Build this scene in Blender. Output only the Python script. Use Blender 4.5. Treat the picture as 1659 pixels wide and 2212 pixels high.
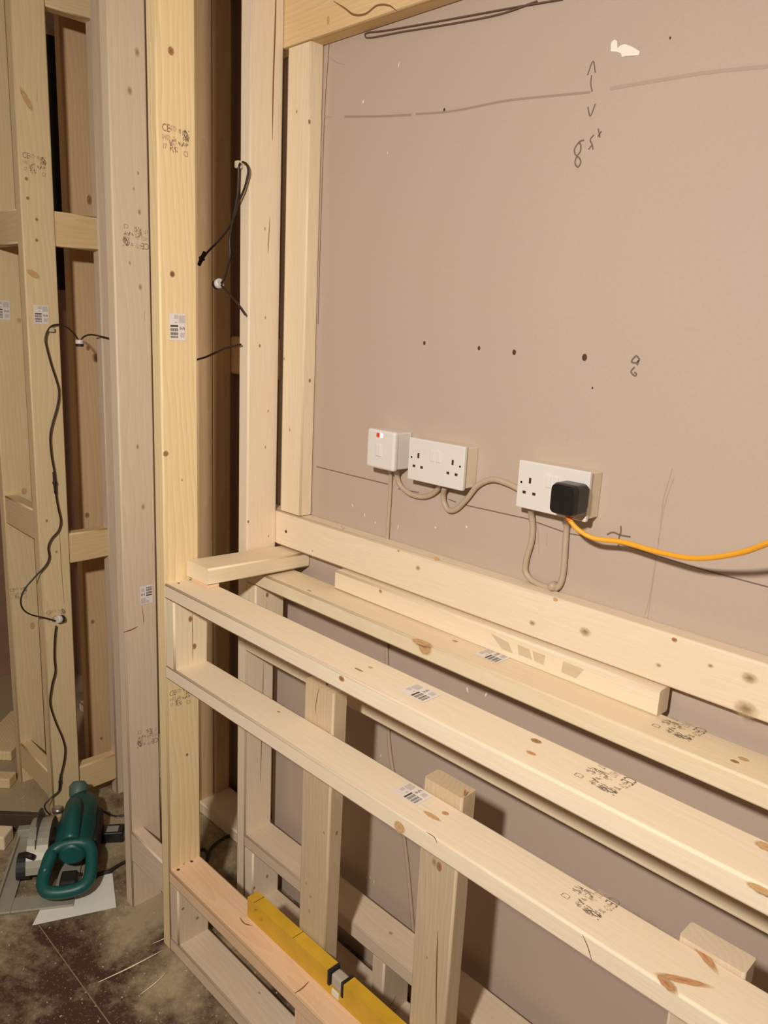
import bpy, bmesh, math, random
from mathutils import Vector, Matrix

random.seed(7)
for o in list(bpy.data.objects):
    bpy.data.objects.remove(o, do_unlink=True)
scene = bpy.context.scene
COL = scene.collection

# ------------------------------------------------------------------ camera
FPX, PW, PH = 1700.0, 1659.0, 2212.0
CAM = Vector((0.0, -1.203, 1.564))
YAW, PITCH, ROLL = math.radians(-44.876), math.radians(-13.110), math.radians(2.768)
_f = Vector((math.sin(YAW)*math.cos(PITCH), math.cos(YAW)*math.cos(PITCH), math.sin(PITCH)))
_r = Vector((math.cos(YAW), -math.sin(YAW), 0.0))
_u = _r.cross(_f)
CR = _r*math.cos(ROLL) + _u*math.sin(ROLL)
CU = -_r*math.sin(ROLL) + _u*math.cos(ROLL)
CF = _f
cam_d = bpy.data.cameras.new('camera')
cam = bpy.data.objects.new('camera', cam_d)
COL.objects.link(cam)
cam.matrix_world = Matrix(((CR.x, CU.x, -CF.x, CAM.x), (CR.y, CU.y, -CF.y, CAM.y), (CR.z, CU.z, -CF.z, CAM.z), (0, 0, 0, 1)))
cam_d.sensor_fit = 'HORIZONTAL'
cam_d.sensor_width = 36.0
cam_d.lens = 36.0*FPX/PW
cam_d.clip_start = 0.02
scene.camera = cam

# ------------------------------------------------------------------ light
world = bpy.data.worlds.new('world'); scene.world = world
world.use_nodes = True
world.node_tree.nodes['Background'].inputs[0].default_value = (0.9, 0.85, 0.8, 1)
world.node_tree.nodes['Background'].inputs[1].default_value = 0.05

def area(name, loc, size, power, color, target=None):
    d = bpy.data.lights.new(name, 'AREA')
    d.shape = 'DISK'; d.size = size; d.energy = power; d.color = color
    o = bpy.data.objects.new(name, d); COL.objects.link(o)
    o.location = loc
    if target is not None:
        o.rotation_euler = (Vector(target)-Vector(loc)).to_track_quat('-Z', 'Y').to_euler()
    return o
LAMP = (-0.16, -1.72, 2.03)
area('ceiling_lamp', LAMP, 0.11, 45.0, (1.0, 0.93, 0.84), (LAMP[0]-.52, LAMP[1]+.50, LAMP[2]-.66))

vs = scene.view_settings
vs.view_transform = 'Standard'; vs.look = 'None'; vs.gamma = 1.0; vs.use_curve_mapping = False
vs.exposure = 0.0

# ------------------------------------------------------------------ helpers
def ray(px, py):
    return CR*((px-PW/2)/FPX) - CU*((py-PH/2)/FPX) + CF
def WX(px, py, x):
    d = ray(px, py); return CAM + d*((x-CAM.x)/d.x)
def WY(px, py, y):
    d = ray(px, py); return CAM + d*((y-CAM.y)/d.y)
def WZ(px, py, z):
    d = ray(px, py); return CAM + d*((z-CAM.z)/d.z)

def srgb(r, g, b):
    def c(v):
        v /= 255.0
        return v/12.92 if v <= 0.04045 else ((v+0.055)/1.055)**2.4
    return (c(r), c(g), c(b), 1.0)

def new_mat(name):
    m = bpy.data.materials.new(name); m.use_nodes = True
    nt = m.node_tree
    return m, nt, nt.nodes['Principled BSDF']

def plain(name, col, rough=0.5, metal=0.0, noise=0.0, nscale=60.0, bump=0.0, emit=None):
    m, nt, p = new_mat(name)
    p.inputs['Roughness'].default_value = rough
    p.inputs['Metallic'].default_value = metal
    p.inputs['Base Color'].default_value = col
    if noise or bump:
        tc = nt.nodes.new('ShaderNodeTexCoord')
        n = nt.nodes.new('ShaderNodeTexNoise'); n.inputs['Scale'].default_value = nscale; n.inputs['Detail'].default_value = 6
        nt.links.new(tc.outputs['Object'], n.inputs['Vector'])
        if noise:
            mx = nt.nodes.new('ShaderNodeMix'); mx.data_type = 'RGBA'
            mx.inputs[6].default_value = tuple(c*(1-noise) for c in col[:3])+(1,)
            mx.inputs[7].default_value = tuple(min(1, c*(1+noise)) for c in col[:3])+(1,)
            nt.links.new(n.outputs['Fac'], mx.inputs[0])
            nt.links.new(mx.outputs[2], p.inputs['Base Color'])
        if bump:
            b = nt.nodes.new('ShaderNodeBump'); b.inputs['Strength'].default_value = bump; b.inputs['Distance'].default_value = 0.002
            nt.links.new(n.outputs['Fac'], b.inputs['Height']); nt.links.new(b.outputs[0], p.inputs['Normal'])
    if emit:
        p.inputs['Emission Color'].default_value = col; p.inputs['Emission Strength'].default_value = emit
    return m

def pine(name, base, late, ring_amt=0.35, blotch=None):
    """planed softwood; local X is the length of the piece"""
    m, nt, p = new_mat(name)
    N, L = nt.nodes, nt.links
    p.inputs['Roughness'].default_value = 0.55
    p.inputs['Specular IOR Level'].default_value = 0.3
    tc = N.new('ShaderNodeTexCoord'); oi = N.new('ShaderNodeObjectInfo')
    mul = N.new('ShaderNodeVectorMath'); mul.operation = 'MULTIPLY'; mul.inputs[1].default_value = (13.0, 0.10, 0.07)
    comb = N.new('ShaderNodeCombineXYZ')
    L.new(oi.outputs['Random'], comb.inputs[0]); L.new(oi.outputs['Random'], comb.inputs[1]); L.new(oi.outputs['Random'], comb.inputs[2])
    L.new(comb.outputs[0], mul.inputs[0])
    add = N.new('ShaderNodeVectorMath'); add.operation = 'ADD'
    L.new(tc.outputs['Object'], add.inputs[0]); L.new(mul.outputs[0], add.inputs[1])
    # slow wander of the rings along the length
    mp = N.new('ShaderNodeMapping'); mp.inputs['Scale'].default_value = (2.2, 9.0, 9.0)
    L.new(add.outputs[0], mp.inputs['Vector'])
    wn = N.new('ShaderNodeTexNoise'); wn.inputs['Scale'].default_value = 1.0; wn.inputs['Detail'].default_value = 2.0
    L.new(mp.outputs[0], wn.inputs['Vector'])
    sc = N.new('ShaderNodeVectorMath'); sc.operation = 'SCALE'; sc.inputs['Scale'].default_value = 0.055
    L.new(wn.outputs['Color'], sc.inputs[0])
    a2 = N.new('ShaderNodeVectorMath'); a2.operation = 'ADD'
    L.new(add.outputs[0], a2.inputs[0]); L.new(sc.outputs[0], a2.inputs[1])
    m2 = N.new('ShaderNodeMapping'); m2.inputs['Location'].default_value = (0, -0.05, -0.06); m2.inputs['Rotation'].default_value = (0, 0.02, 0.015)
    L.new(a2.outputs[0], m2.inputs['Vector'])
    wv = N.new('ShaderNodeTexWave'); wv.wave_type = 'RINGS'; wv.rings_direction = 'X'; wv.wave_profile = 'SAW'
    wv.inputs['Scale'].default_value = 32.0; wv.inputs['Distortion'].default_value = 0.6; wv.inputs['Detail'].default_value = 1.0
    L.new(m2.outputs[0], wv.inputs['Vector'])
    # fibres
    m3 = N.new('ShaderNodeMapping'); m3.inputs['Scale'].default_value = (14.0, 520.0, 520.0)
    L.new(add.outputs[0], m3.inputs['Vector'])
    fb = N.new('ShaderNodeTexNoise'); fb.inputs['Scale'].default_value = 1.0; fb.inputs['Detail'].default_value = 3.0
    L.new(m3.outputs[0], fb.inputs['Vector'])
    # broad tone
    m4 = N.new('ShaderNodeMapping'); m4.inputs['Scale'].default_value = (3.5, 14.0, 14.0)
    L.new(add.outputs[0], m4.inputs['Vector'])
    bl = N.new('ShaderNodeTexNoise'); bl.inputs['Scale'].default_value = 1.0; bl.inputs['Detail'].default_value = 4.0
    L.new(m4.outputs[0], bl.inputs['Vector'])
    f1 = N.new('ShaderNodeMath'); f1.operation = 'MULTIPLY'; f1.inputs[1].default_value = ring_amt
    L.new(wv.outputs['Fac'], f1.inputs[0])
    mixa = N.new('ShaderNodeMix'); mixa.data_type = 'RGBA'
    mixa.inputs[6].default_value = base; mixa.inputs[7].default_value = late
    L.new(f1.outputs[0], mixa.inputs[0])
    f2 = N.new('ShaderNodeMapRange'); f2.inputs[1].default_value = 0.35; f2.inputs[2].default_value = 0.75; f2.inputs[3].default_value = 0.0; f2.inputs[4].default_value = 0.28
    L.new(fb.outputs['Fac'], f2.inputs[0])
    mixb = N.new('ShaderNodeMix'); mixb.data_type = 'RGBA'; mixb.inputs[7].default_value = tuple(c*0.8 for c in late[:3])+(1,)
    L.new(mixa.outputs[2], mixb.inputs[6]); L.new(f2.outputs[0], mixb.inputs[0])
    f3 = N.new('ShaderNodeMapRange'); f3.inputs[1].default_value = 0.42; f3.inputs[2].default_value = 0.72; f3.inputs[3].default_value = 0.0; f3.inputs[4].default_value = 0.55
    L.new(bl.outputs['Fac'], f3.inputs[0])
    mixc = N.new('ShaderNodeMix'); mixc.data_type = 'RGBA'
    mixc.inputs[7].default_value = blotch if blotch else tuple(b*0.55+l*0.45 for b, l in zip(base[:3], late[:3]))+(1,)
    L.new(mixb.outputs[2], mixc.inputs[6]); L.new(f3.outputs[0], mixc.inputs[0])
    L.new(mixc.outputs[2], p.inputs['Base Color'])
    b = N.new('ShaderNodeBump'); b.inputs['Strength'].default_value = 0.18; b.inputs['Distance'].default_value = 0.0008
    L.new(fb.outputs['Fac'], b.inputs['Height']); L.new(b.outputs[0], p.inputs['Normal'])
    return m

def set_props(o, label=None, cat=None, group=None, kind=None):
    if label: o['label'] = label
    if cat: o['category'] = cat
    if group: o['group'] = group
    if kind: o['kind'] = kind
    return o

def empty(name, loc, label, cat, group=None):
    o = bpy.data.objects.new(name, None); COL.objects.link(o)
    o.location = loc; o.empty_display_size = 0.05
    return set_props(o, label, cat, group)

def wparent(o, parent):
    """parent while keeping world placement"""
    if parent is None: return
    o.parent = parent
    inv = Matrix.Identity(4)
    chain = []
    q = parent
    while q is not None:
        chain.append(q); q = q.parent
    mw = Matrix.Identity(4)
    for q in reversed(chain):
        mw = mw @ q.matrix_parent_inverse @ q.matrix_basis
    o.matrix_parent_inverse = mw.inverted()

def link_mesh(name, me, mats, parent=None, loc=None):
    if not isinstance(mats, (list, tuple)): mats = [mats]
    if len(me.materials) == 0:
        for mm in mats: me.materials.append(mm)
    o = bpy.data.objects.new(name, me); COL.objects.link(o)
    if loc is not None: o.location = loc
    wparent(o, parent)
    return o

def bm_to_obj(name, bm, mats, parent=None, loc=None, smooth=False):
    me = bpy.data.meshes.new(name)
    bmesh.ops.recalc_face_normals(bm, faces=bm.faces[:])
    if smooth:
        for f in bm.faces: f.smooth = True
    bm.to_mesh(me); bm.free()
    return link_mesh(name, me, mats, parent, loc)

def bm_box(bm, x0, x1, y0, y1, z0, z1, bevel=0.0, seg=2, mat=0, M=None):
    vs_ = [Vector((x, y, z)) for x in (x0, x1) for y in (y0, y1) for z in (z0, z1)]
    if M is not None: vs_ = [M @ v for v in vs_]
    v = [bm.verts.new(c) for c in vs_]
    idx = [(0, 1, 3, 2), (4, 6, 7, 5), (0, 4, 5, 1), (2, 3, 7, 6), (0, 2, 6, 4), (1, 5, 7, 3)]
    fs = [bm.faces.new([v[i] for i in t]) for t in idx]
    for f in fs: f.material_index = mat
    if bevel > 0:
        es = list({e for f in fs for e in f.edges})
        r = bmesh.ops.bevel(bm, geom=es, offset=bevel, segments=seg, profile=0.5, affect='EDGES', clamp_overlap=True)
        for f in r['faces']: f.material_index = mat
    return v

AX = {'x': Matrix.Identity(3), 'z': Matrix(((0, 0, -1), (0, 1, 0), (1, 0, 0))), 'y': Matrix(((0, -1, 0), (1, 0, 0), (0, 0, 1)))}
def timber(name, x0, x1, y0, y1, z0, z1, mat, parent=None, bevel=0.0042, axis=None):
    """planed section with eased long edges; local X along the grain"""
    d = (x1-x0, y1-y0, z1-z0)
    if axis is None: axis = 'xyz'[d.index(max(d))]
    R = AX[axis]
    c = Vector(((x0+x1)/2, (y0+y1)/2, (z0+z1)/2))
    h = R.transposed() @ Vector((d[0]/2, d[1]/2, d[2]/2)); h = Vector((abs(h.x), abs(h.y), abs(h.z)))
    bm = bmesh.new()
    v = [bm.verts.new((sx*h.x, sy*h.y, sz*h.z)) for sx in (-1, 1) for sy in (-1, 1) for sz in (-1, 1)]
    for t in [(0, 1, 3, 2), (4, 6, 7, 5), (0, 4, 5, 1), (2, 3, 7, 6), (0, 2, 6, 4), (1, 5, 7, 3)]:
        bm.faces.new([v[i] for i in t])
    es = [e for e in bm.edges if abs(e.verts[0].co.x-e.verts[1].co.x) > 1e-5]
    bmesh.ops.bevel(bm, geom=es, offset=bevel, segments=3, profile=0.5, affect='EDGES')
    me = bpy.data.meshes.new(name)
    bmesh.ops.recalc_face_normals(bm, faces=bm.faces[:])
    for f in bm.faces:
        f.smooth = len(f.verts) == 4 and min(e.calc_length() for e in f.edges) < bevel*1.2
    bm.to_mesh(me); bm.free()
    me.materials.append(mat)
    o = bpy.data.objects.new(name, me); COL.objects.link(o)
    o.matrix_basis = Matrix.Translation(c) @ R.to_4x4()
    wparent(o, parent)
    return o

def smooth_path(pts, n=8):
    pts = [Vector(p) for p in pts]
    P = [pts[0]*2-pts[1]] + pts + [pts[-1]*2-pts[-2]]
    out = []
    for i in range(1, len(P)-2):
        a, b, c, d = P[i-1], P[i], P[i+1], P[i+2]
        for k in range(n):
            t = k/n
            out.append(0.5*((2*b)+(c-a)*t+(2*a-5*b+4*c-d)*t*t+(3*b-a-3*c+d)*t*t*t))
    out.append(P[-2]); return out

def tube_bm(bm, path, r, sides=8, mat=0, rfun=None, flat=1.0):
    rings = []
    up = Vector((0.13, 0.21, 0.97))
    prev = None
    for i, p in enumerate(path):
        t = (path[min(i+1, len(path)-1)] - path[max(i-1, 0)])
        t = t.normalized() if t.length > 1e-9 else Vector((1, 0, 0))
        if prev is None:
            a = t.cross(up).normalized()
        else:
            a = (prev - t*prev.dot(t)).normalized()
        prev = a
        b = t.cross(a)
        rr = rfun(i/(len(path)-1)) if rfun else r
        rings.append([bm.verts.new(p + a*(rr*math.cos(2*math.pi*k/sides)) + b*(rr*flat*math.sin(2*math.pi*k/sides))) for k in range(sides)])
    for q in range(len(rings)-1):
        for k in range(sides):
            f = bm.faces.new((rings[q][k], rings[q][(k+1) % sides], rings[q+1][(k+1) % sides], rings[q+1][k])); f.smooth = True; f.material_index = mat
    for rg in (rings[0][::-1], rings[-1]):
        f = bm.faces.new(rg); f.material_index = mat

def tube(name, pts, r, mat, parent=None, sides=8, n=8, rfun=None, flat=1.0):
    bm = bmesh.new(); tube_bm(bm, smooth_path(pts, n), r, sides, 0, rfun, flat)
    return bm_to_obj(name, bm, mat, parent)

def lathe_bm(bm, prof, M, sides=20, mat=0):
    """prof: (radius, height) pairs along local z"""
    rings = []
    for r, h in prof:
        rings.append([bm.verts.new(M @ Vector((r*math.cos(2*math.pi*k/sides), r*math.sin(2*math.pi*k/sides), h))) for k in range(sides)])
    for q in range(len(rings)-1):
        for k in range(sides):
            f = bm.faces.new((rings[q][k], rings[q][(k+1) % sides], rings[q+1][(k+1) % sides], rings[q+1][k])); f.smooth = True; f.material_index = mat
    f = bm.faces.new(rings[0][::-1]); f.material_index = mat
    f = bm.faces.new(rings[-1]); f.material_index = mat

def prism_bm(bm, pts2, M, h0, h1, mat=0):
    lo = [bm.verts.new(M @ Vector((x, y, h0))) for x, y in pts2]
    hi = [bm.verts.new(M @ Vector((x, y, h1))) for x, y in pts2]
    n = len(pts2)
    fs = [bm.faces.new(lo[::-1]), bm.faces.new(hi)]
    for i in range(n): fs.append(bm.faces.new((lo[i], lo[(i+1) % n], hi[(i+1) % n], hi[i])))
    for f in fs: f.material_index = mat
    return fs

def frame_matrix(o, u, v):
    u = Vector(u).normalized(); v = Vector(v); v = (v-u*v.dot(u)).normalized(); w = u.cross(v)
    return Matrix(((u.x, v.x, w.x, o[0]), (u.y, v.y, w.y, o[1]), (u.z, v.z, w.z, o[2]), (0, 0, 0, 1)))

# ------------------------------------------------------------------ materials
PALE = pine('pine_pale', srgb(236, 220, 192), srgb(222, 194, 154), 0.30)
CREAM = pine('pine_cream', srgb(236, 220, 196), srgb(224, 200, 166), 0.26)
YELL = pine('pine_yellow', srgb(240, 220, 178), srgb(218, 184, 128), 0.58)
GREY = pine('pine_greyish', srgb(220, 202, 178), srgb(198, 172, 142), 0.30)
PINK = pine('pine_pink', srgb(234, 200, 164), srgb(216, 168, 128), 0.34, srgb(238, 212, 180))
TAN = pine('pine_tan', srgb(222, 190, 148), srgb(194, 152, 108), 0.35)
GOLD = pine('pine_golden', srgb(230, 202, 156), srgb(204, 166, 116), 0.38)
OLIVE = pine('pine_dull', srgb(228, 206, 164), srgb(204, 174, 128), 0.36)
DULL = pine('pine_tan_dimmed', srgb(206, 186, 156), srgb(180, 154, 120), 0.36)  # uprights' own tan, darkened further for the dimmer light below the rails
def knot_mat(name, c0, c1, edge, ring=0.72, a0=0.60):
    m, nt, p = new_mat(name)
    p.inputs['Roughness'].default_value = 0.6
    tc = nt.nodes.new('ShaderNodeTexCoord')
    ln = nt.nodes.new('ShaderNodeVectorMath'); ln.operation = 'LENGTH'
    n = nt.nodes.new('ShaderNodeTexNoise'); n.inputs['Scale'].default_value = 2.5
    nt.links.new(tc.outputs['Object'], n.inputs['Vector'])
    nt.links.new(tc.outputs['Object'], ln.inputs[0])
    ma = nt.nodes.new('ShaderNodeMath'); ma.operation = 'MULTIPLY_ADD'; ma.inputs[1].default_value = 0.5
    nt.links.new(n.outputs['Fac'], ma.inputs[0]); nt.links.new(ln.outputs['Value'], ma.inputs[2])
    sb = nt.nodes.new('ShaderNodeMath'); sb.operation = 'SUBTRACT'; sb.inputs[1].default_value = 0.25
    nt.links.new(ma.outputs[0], sb.inputs[0])
    cr = nt.nodes.new('ShaderNodeValToRGB')
    e = cr.color_ramp.elements
    e[0].position = 0.1; e[0].color = c0
    e[1].position = 0.95; e[1].color = edge
    x = e.new(0.5); x.color = c1
    x = e.new(0.62); x.color = tuple(a*ring for a in c1[:3])+(1,)
    x = e.new(0.76); x.color = tuple((a+b)/2 for a, b in zip(c1[:3], edge[:3]))+(1,)
    nt.links.new(sb.outputs[0], cr.inputs[0]); nt.links.new(cr.outputs[0], p.inputs['Base Color'])
    am = nt.nodes.new('ShaderNodeMapRange'); am.inputs[1].default_value = a0; am.inputs[2].default_value = 0.95; am.inputs[3].default_value = 0.95; am.inputs[4].default_value = 0.0
    nt.links.new(sb.outputs[0], am.inputs[0]); nt.links.new(am.outputs[0], p.inputs['Alpha'])
    return m
K_STAIN = knot_mat('blue_stain', srgb(186, 166, 132), srgb(200, 178, 142), srgb(224, 202, 166), 1.0, 0.2)
K_DARK = knot_mat('knot_dark', srgb(140, 98, 60), srgb(172, 128, 82), srgb(230, 204, 160))
K_RED = knot_mat('knot_red', srgb(178, 122, 80), srgb(206, 156, 108), srgb(232, 206, 162))
K_PALE = knot_mat('knot_pale', srgb(196, 152, 104), srgb(212, 172, 122), srgb(230, 202, 154))
K_GREY = knot_mat('knot_grey', srgb(150, 126, 96), srgb(196, 172, 136), srgb(224, 202, 166), 1.0, 0.05)
HOLE = plain('screw_hole', srgb(74, 54, 38), 0.6)
SCREW = plain('screw_head', srgb(120, 100, 70), 0.35, 0.7)
INK = plain('stamp_ink', srgb(158, 136, 112), 0.8)
INKD = plain('stamp_ink_dark', srgb(134, 114, 96), 0.8)
INKL = plain('stamp_ink_faint', srgb(190, 166, 134), 0.8)
STICK = plain('sticker_paper', srgb(226, 218, 212), 0.45)
PRINT = plain('sticker_print', srgb(120, 112, 104), 0.6)
PRINTD = plain('sticker_print_dark', srgb(74, 66, 58), 0.6)
PRINTL = plain('sticker_print_faint', srgb(196, 188, 182), 0.6)
PENCIL = plain('pencil', srgb(158, 138, 124), 0.7)
PENCILD = plain('pencil_dark', srgb(116, 98, 86), 0.7)
PENCILL = plain('pencil_faint', srgb(174, 152, 138), 0.7)
FILLER = plain('white_filler', srgb(240, 232, 222), 0.7)
WHITE = plain('white_plastic', srgb(220, 214, 210), 0.28)
CREAMP = plain('cream_plastic', srgb(220, 206, 184), 0.35)
BLACKP = plain('black_plastic', srgb(28, 28, 26), 0.28, noise=0.2)
BLACKW = plain('black_wire', srgb(48, 36, 28), 0.45)
DARKSLOT = plain('dark_slot', srgb(60, 36, 26), 0.6)
GREYC = plain('grey_cable', srgb(182, 162, 140), 0.5, noise=0.08, nscale=80)
ORANGE = plain('orange_cable', srgb(240, 170, 44), 0.45)
REDN = plain('red_neon', srgb(226, 78, 34), 0.2)
def m_glow():
    m, nt, p = new_mat('neon_lit'); p.inputs['Base Color'].default_value = srgb(255, 240, 220)
    p.inputs['Emission Color'].default_value = srgb(255, 226, 196); p.inputs['Emission Strength'].default_value = 1.2
    return m
NEON = m_glow()
TEAL = plain('teal_plastic', srgb(18, 82, 78), 0.42, noise=0.25, nscale=40)
ALU = plain('dusty_aluminium', srgb(168, 164, 150), 0.45, 0.25, noise=0.15, nscale=50)
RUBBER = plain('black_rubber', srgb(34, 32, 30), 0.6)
PAPER = plain('white_paper', srgb(232, 230, 224), 0.7, noise=0.03, nscale=20)
YELLOW = plain('yellow_paint', srgb(208, 164, 44), 0.45, noise=0.22, nscale=26)
VIAL = plain('vial_frame', srgb(176, 168, 150), 0.25)
VIALW = plain('vial_clear', srgb(224, 218, 206), 0.15)
DARKWOOD = plain('dark_board_and_void', srgb(72, 58, 46), 0.7, noise=0.2, nscale=30)

def plaster_mat():
    m, nt, p = new_mat('plasterboard')
    N, L = nt.nodes, nt.links
    p.inputs['Roughness'].default_value = 0.62
    p.inputs['Specular IOR Level'].default_value = 0.25
    tc = N.new('ShaderNodeTexCoord')
    n1 = N.new('ShaderNodeTexNoise'); n1.inputs['Scale'].default_value = 2.2; n1.inputs['Detail'].default_value = 5
    n2 = N.new('ShaderNodeTexNoise'); n2.inputs['Scale'].default_value = 170; n2.inputs['Detail'].default_value = 3
    L.new(tc.outputs['Object'], n1.inputs['Vector']); L.new(tc.outputs['Object'], n2.inputs['Vector'])
    mx = N.new('ShaderNodeMix'); mx.data_type = 'RGBA'; mx.inputs[6].default_value = srgb(184, 167, 154); mx.inputs[7].default_value = srgb(190, 171, 154)
    L.new(n1.outputs['Fac'], mx.inputs[0])
    mr = N.new('ShaderNodeMapRange'); mr.inputs[1].default_value = 0.3; mr.inputs[2].default_value = 0.7; mr.inputs[3].default_value = 0.0; mr.inputs[4].default_value = 0.10
    L.new(n2.outputs['Fac'], mr.inputs[0])
    m2 = N.new('ShaderNodeMix'); m2.data_type = 'RGBA'; m2.inputs[7].default_value = srgb(150, 126, 112)
    L.new(mr.outputs[0], m2.inputs[0]); L.new(mx.outputs[2], m2.inputs[6]); L.new(m2.outputs[2], p.inputs['Base Color'])
    b = N.new('ShaderNodeBump'); b.inputs['Strength'].default_value = 0.08; b.inputs['Distance'].default_value = 0.001
    L.new(n2.outputs['Fac'], b.inputs['Height']); L.new(b.outputs[0], p.inputs['Normal'])
    return m
PLASTER = plaster_mat()

def floor_mat():
    m, nt, p = new_mat('dusty_floor')
    N, L = nt.nodes, nt.links
    p.inputs['Roughness'].default_value = 0.55
    tc = N.new('ShaderNodeTexCoord')
    n1 = N.new('ShaderNodeTexNoise'); n1.inputs['Scale'].default_value = 3.4; n1.inputs['Detail'].default_value = 9; n1.inputs['Roughness'].default_value = 0.62; n1.inputs['Distortion'].default_value = 0.5
    n2 = N.new('ShaderNodeTexNoise'); n2.inputs['Scale'].default_value = 38; n2.inputs['Detail'].default_value = 6; n2.inputs['Roughness'].default_value = 0.7
    n3 = N.new('ShaderNodeTexNoise'); n3.inputs['Scale'].default_value = 160; n3.inputs['Detail'].default_value = 2
    for n in (n1, n2, n3): L.new(tc.outputs['Object'], n.inputs['Vector'])
    # sawdust drifts: thicker at the foot of the frames and under the saw
    sx = N.new('ShaderNodeSeparateXYZ'); L.new(tc.outputs['Object'], sx.inputs[0])
    gx = N.new('ShaderNodeMapRange'); gx.inputs[1].default_value = -1.2; gx.inputs[2].default_value = -2.3; gx.inputs[3].default_value = -0.05; gx.inputs[4].default_value = 0.12
    L.new(sx.outputs[0], gx.inputs[0])
    gy = N.new('ShaderNodeMapRange'); gy.inputs[1].default_value = -0.75; gy.inputs[2].default_value = -0.38; gy.inputs[3].default_value = -0.02; gy.inputs[4].default_value = 0.10
    L.new(sx.outputs[1], gy.inputs[0])
    a1 = N.new('ShaderNodeMath'); L.new(gx.outputs[0], a1.inputs[0]); L.new(gy.outputs[0], a1.inputs[1])
    a2 = N.new('ShaderNodeMath'); L.new(a1.outputs[0], a2.inputs[0]); L.new(n1.outputs['Fac'], a2.inputs[1])
    a3 = N.new('ShaderNodeMath'); a3.operation = 'MULTIPLY_ADD'; a3.inputs[1].default_value = 0.34; L.new(n2.outputs['Fac'], a3.inputs[0]); L.new(a2.outputs[0], a3.inputs[2])
    mr = N.new('ShaderNodeMapRange'); mr.inputs[1].default_value = 0.66; mr.inputs[2].default_value = 0.90
    L.new(a3.outputs[0], mr.inputs[0])
    mx = N.new('ShaderNodeMix'); mx.data_type = 'RGBA'; mx.inputs[6].default_value = srgb(70, 48, 38); mx.inputs[7].default_value = srgb(170, 154, 124)
    L.new(mr.outputs[0], mx.inputs[0])
    m2 = N.new('ShaderNodeMapRange'); m2.inputs[1].default_value = 0.60; m2.inputs[2].default_value = 0.74; m2.inputs[3].default_value = 0.0; m2.inputs[4].default_value = 0.35
    L.new(n3.outputs['Fac'], m2.inputs[0])
    mx2 = N.new('ShaderNodeMix'); mx2.data_type = 'RGBA'; mx2.inputs[7].default_value = srgb(206, 188, 152)
    L.new(m2.outputs[0], mx2.inputs[0]); L.new(mx.outputs[2], mx2.inputs[6]); L.new(mx2.outputs[2], p.inputs['Base Color'])
    b = N.new('ShaderNodeBump'); b.inputs['Strength'].default_value = 0.25; b.inputs['Distance'].default_value = 0.003
    L.new(n2.outputs['Fac'], b.inputs['Height']); L.new(b.outputs[0], p.inputs['Normal'])
    return m
FLOOR = floor_mat()
DUST = plain('joint_dust', srgb(140, 122, 96), 0.8)
PAINT = plain('room_paint', srgb(222, 210, 192), 0.7, noise=0.03, nscale=8)
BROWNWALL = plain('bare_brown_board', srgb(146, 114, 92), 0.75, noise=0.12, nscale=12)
CEIL = plain('ceiling_board', srgb(226, 216, 200), 0.75, noise=0.03, nscale=8)

# ------------------------------------------------------------------ the setting
HC = 2.43
def struct(name, x0, x1, y0, y1, z0, z1, mat, label, cat):
    bm = bmesh.new(); bm_box(bm, x0, x1, y0, y1, z0, z1)
    o = bm_to_obj(name, bm, mat)
    return set_props(o, label, cat, None, 'structure')
floor = bpy.data.objects.new('floor', None); COL.objects.link(floor)
set_props(floor, 'dark brown floor sheets strewn with pale sawdust', 'floor', None, 'structure')
bm = bmesh.new(); bm_box(bm, -3.4, 1.9, -2.95, -0.5625, -0.04, 0.0); bm_to_obj('floor_sheet', bm, FLOOR, floor)
bm = bmesh.new(); bm_box(bm, -3.4, 1.9, -0.5595, 0.25, -0.04, 0.0); bm_to_obj('floor_sheet', bm, FLOOR, floor)
bm = bmesh.new(); bm_box(bm, -3.4, 1.9, -0.5625, -0.5595, -0.04, -0.0006); bm_to_obj('joint', bm, DUST, floor)
struct('ceiling', -3.4, 1.9, -2.95, 0.25, HC, HC+0.03, CEIL, 'plain pale ceiling above the timber frames', 'ceiling')
wall = struct('wall_back', -1.586, 1.9, 0.0, 0.0125, 0.0, HC, PLASTER, 'bare beige pink plasterboard wall marked with pencil lines', 'wall')
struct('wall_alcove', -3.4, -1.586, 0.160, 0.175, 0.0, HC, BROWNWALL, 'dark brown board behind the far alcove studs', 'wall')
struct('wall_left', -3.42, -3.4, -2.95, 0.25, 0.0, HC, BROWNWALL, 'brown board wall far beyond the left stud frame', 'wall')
struct('wall_front', -3.4, 1.9, -2.97, -2.95, 0.0, HC, PAINT, 'painted wall behind the viewer', 'wall')
struct('wall_right', 1.9, 1.92, -2.95, 0.25, 0.0, HC, PAINT, 'painted wall beyond the right end of the bench', 'wall')

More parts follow.
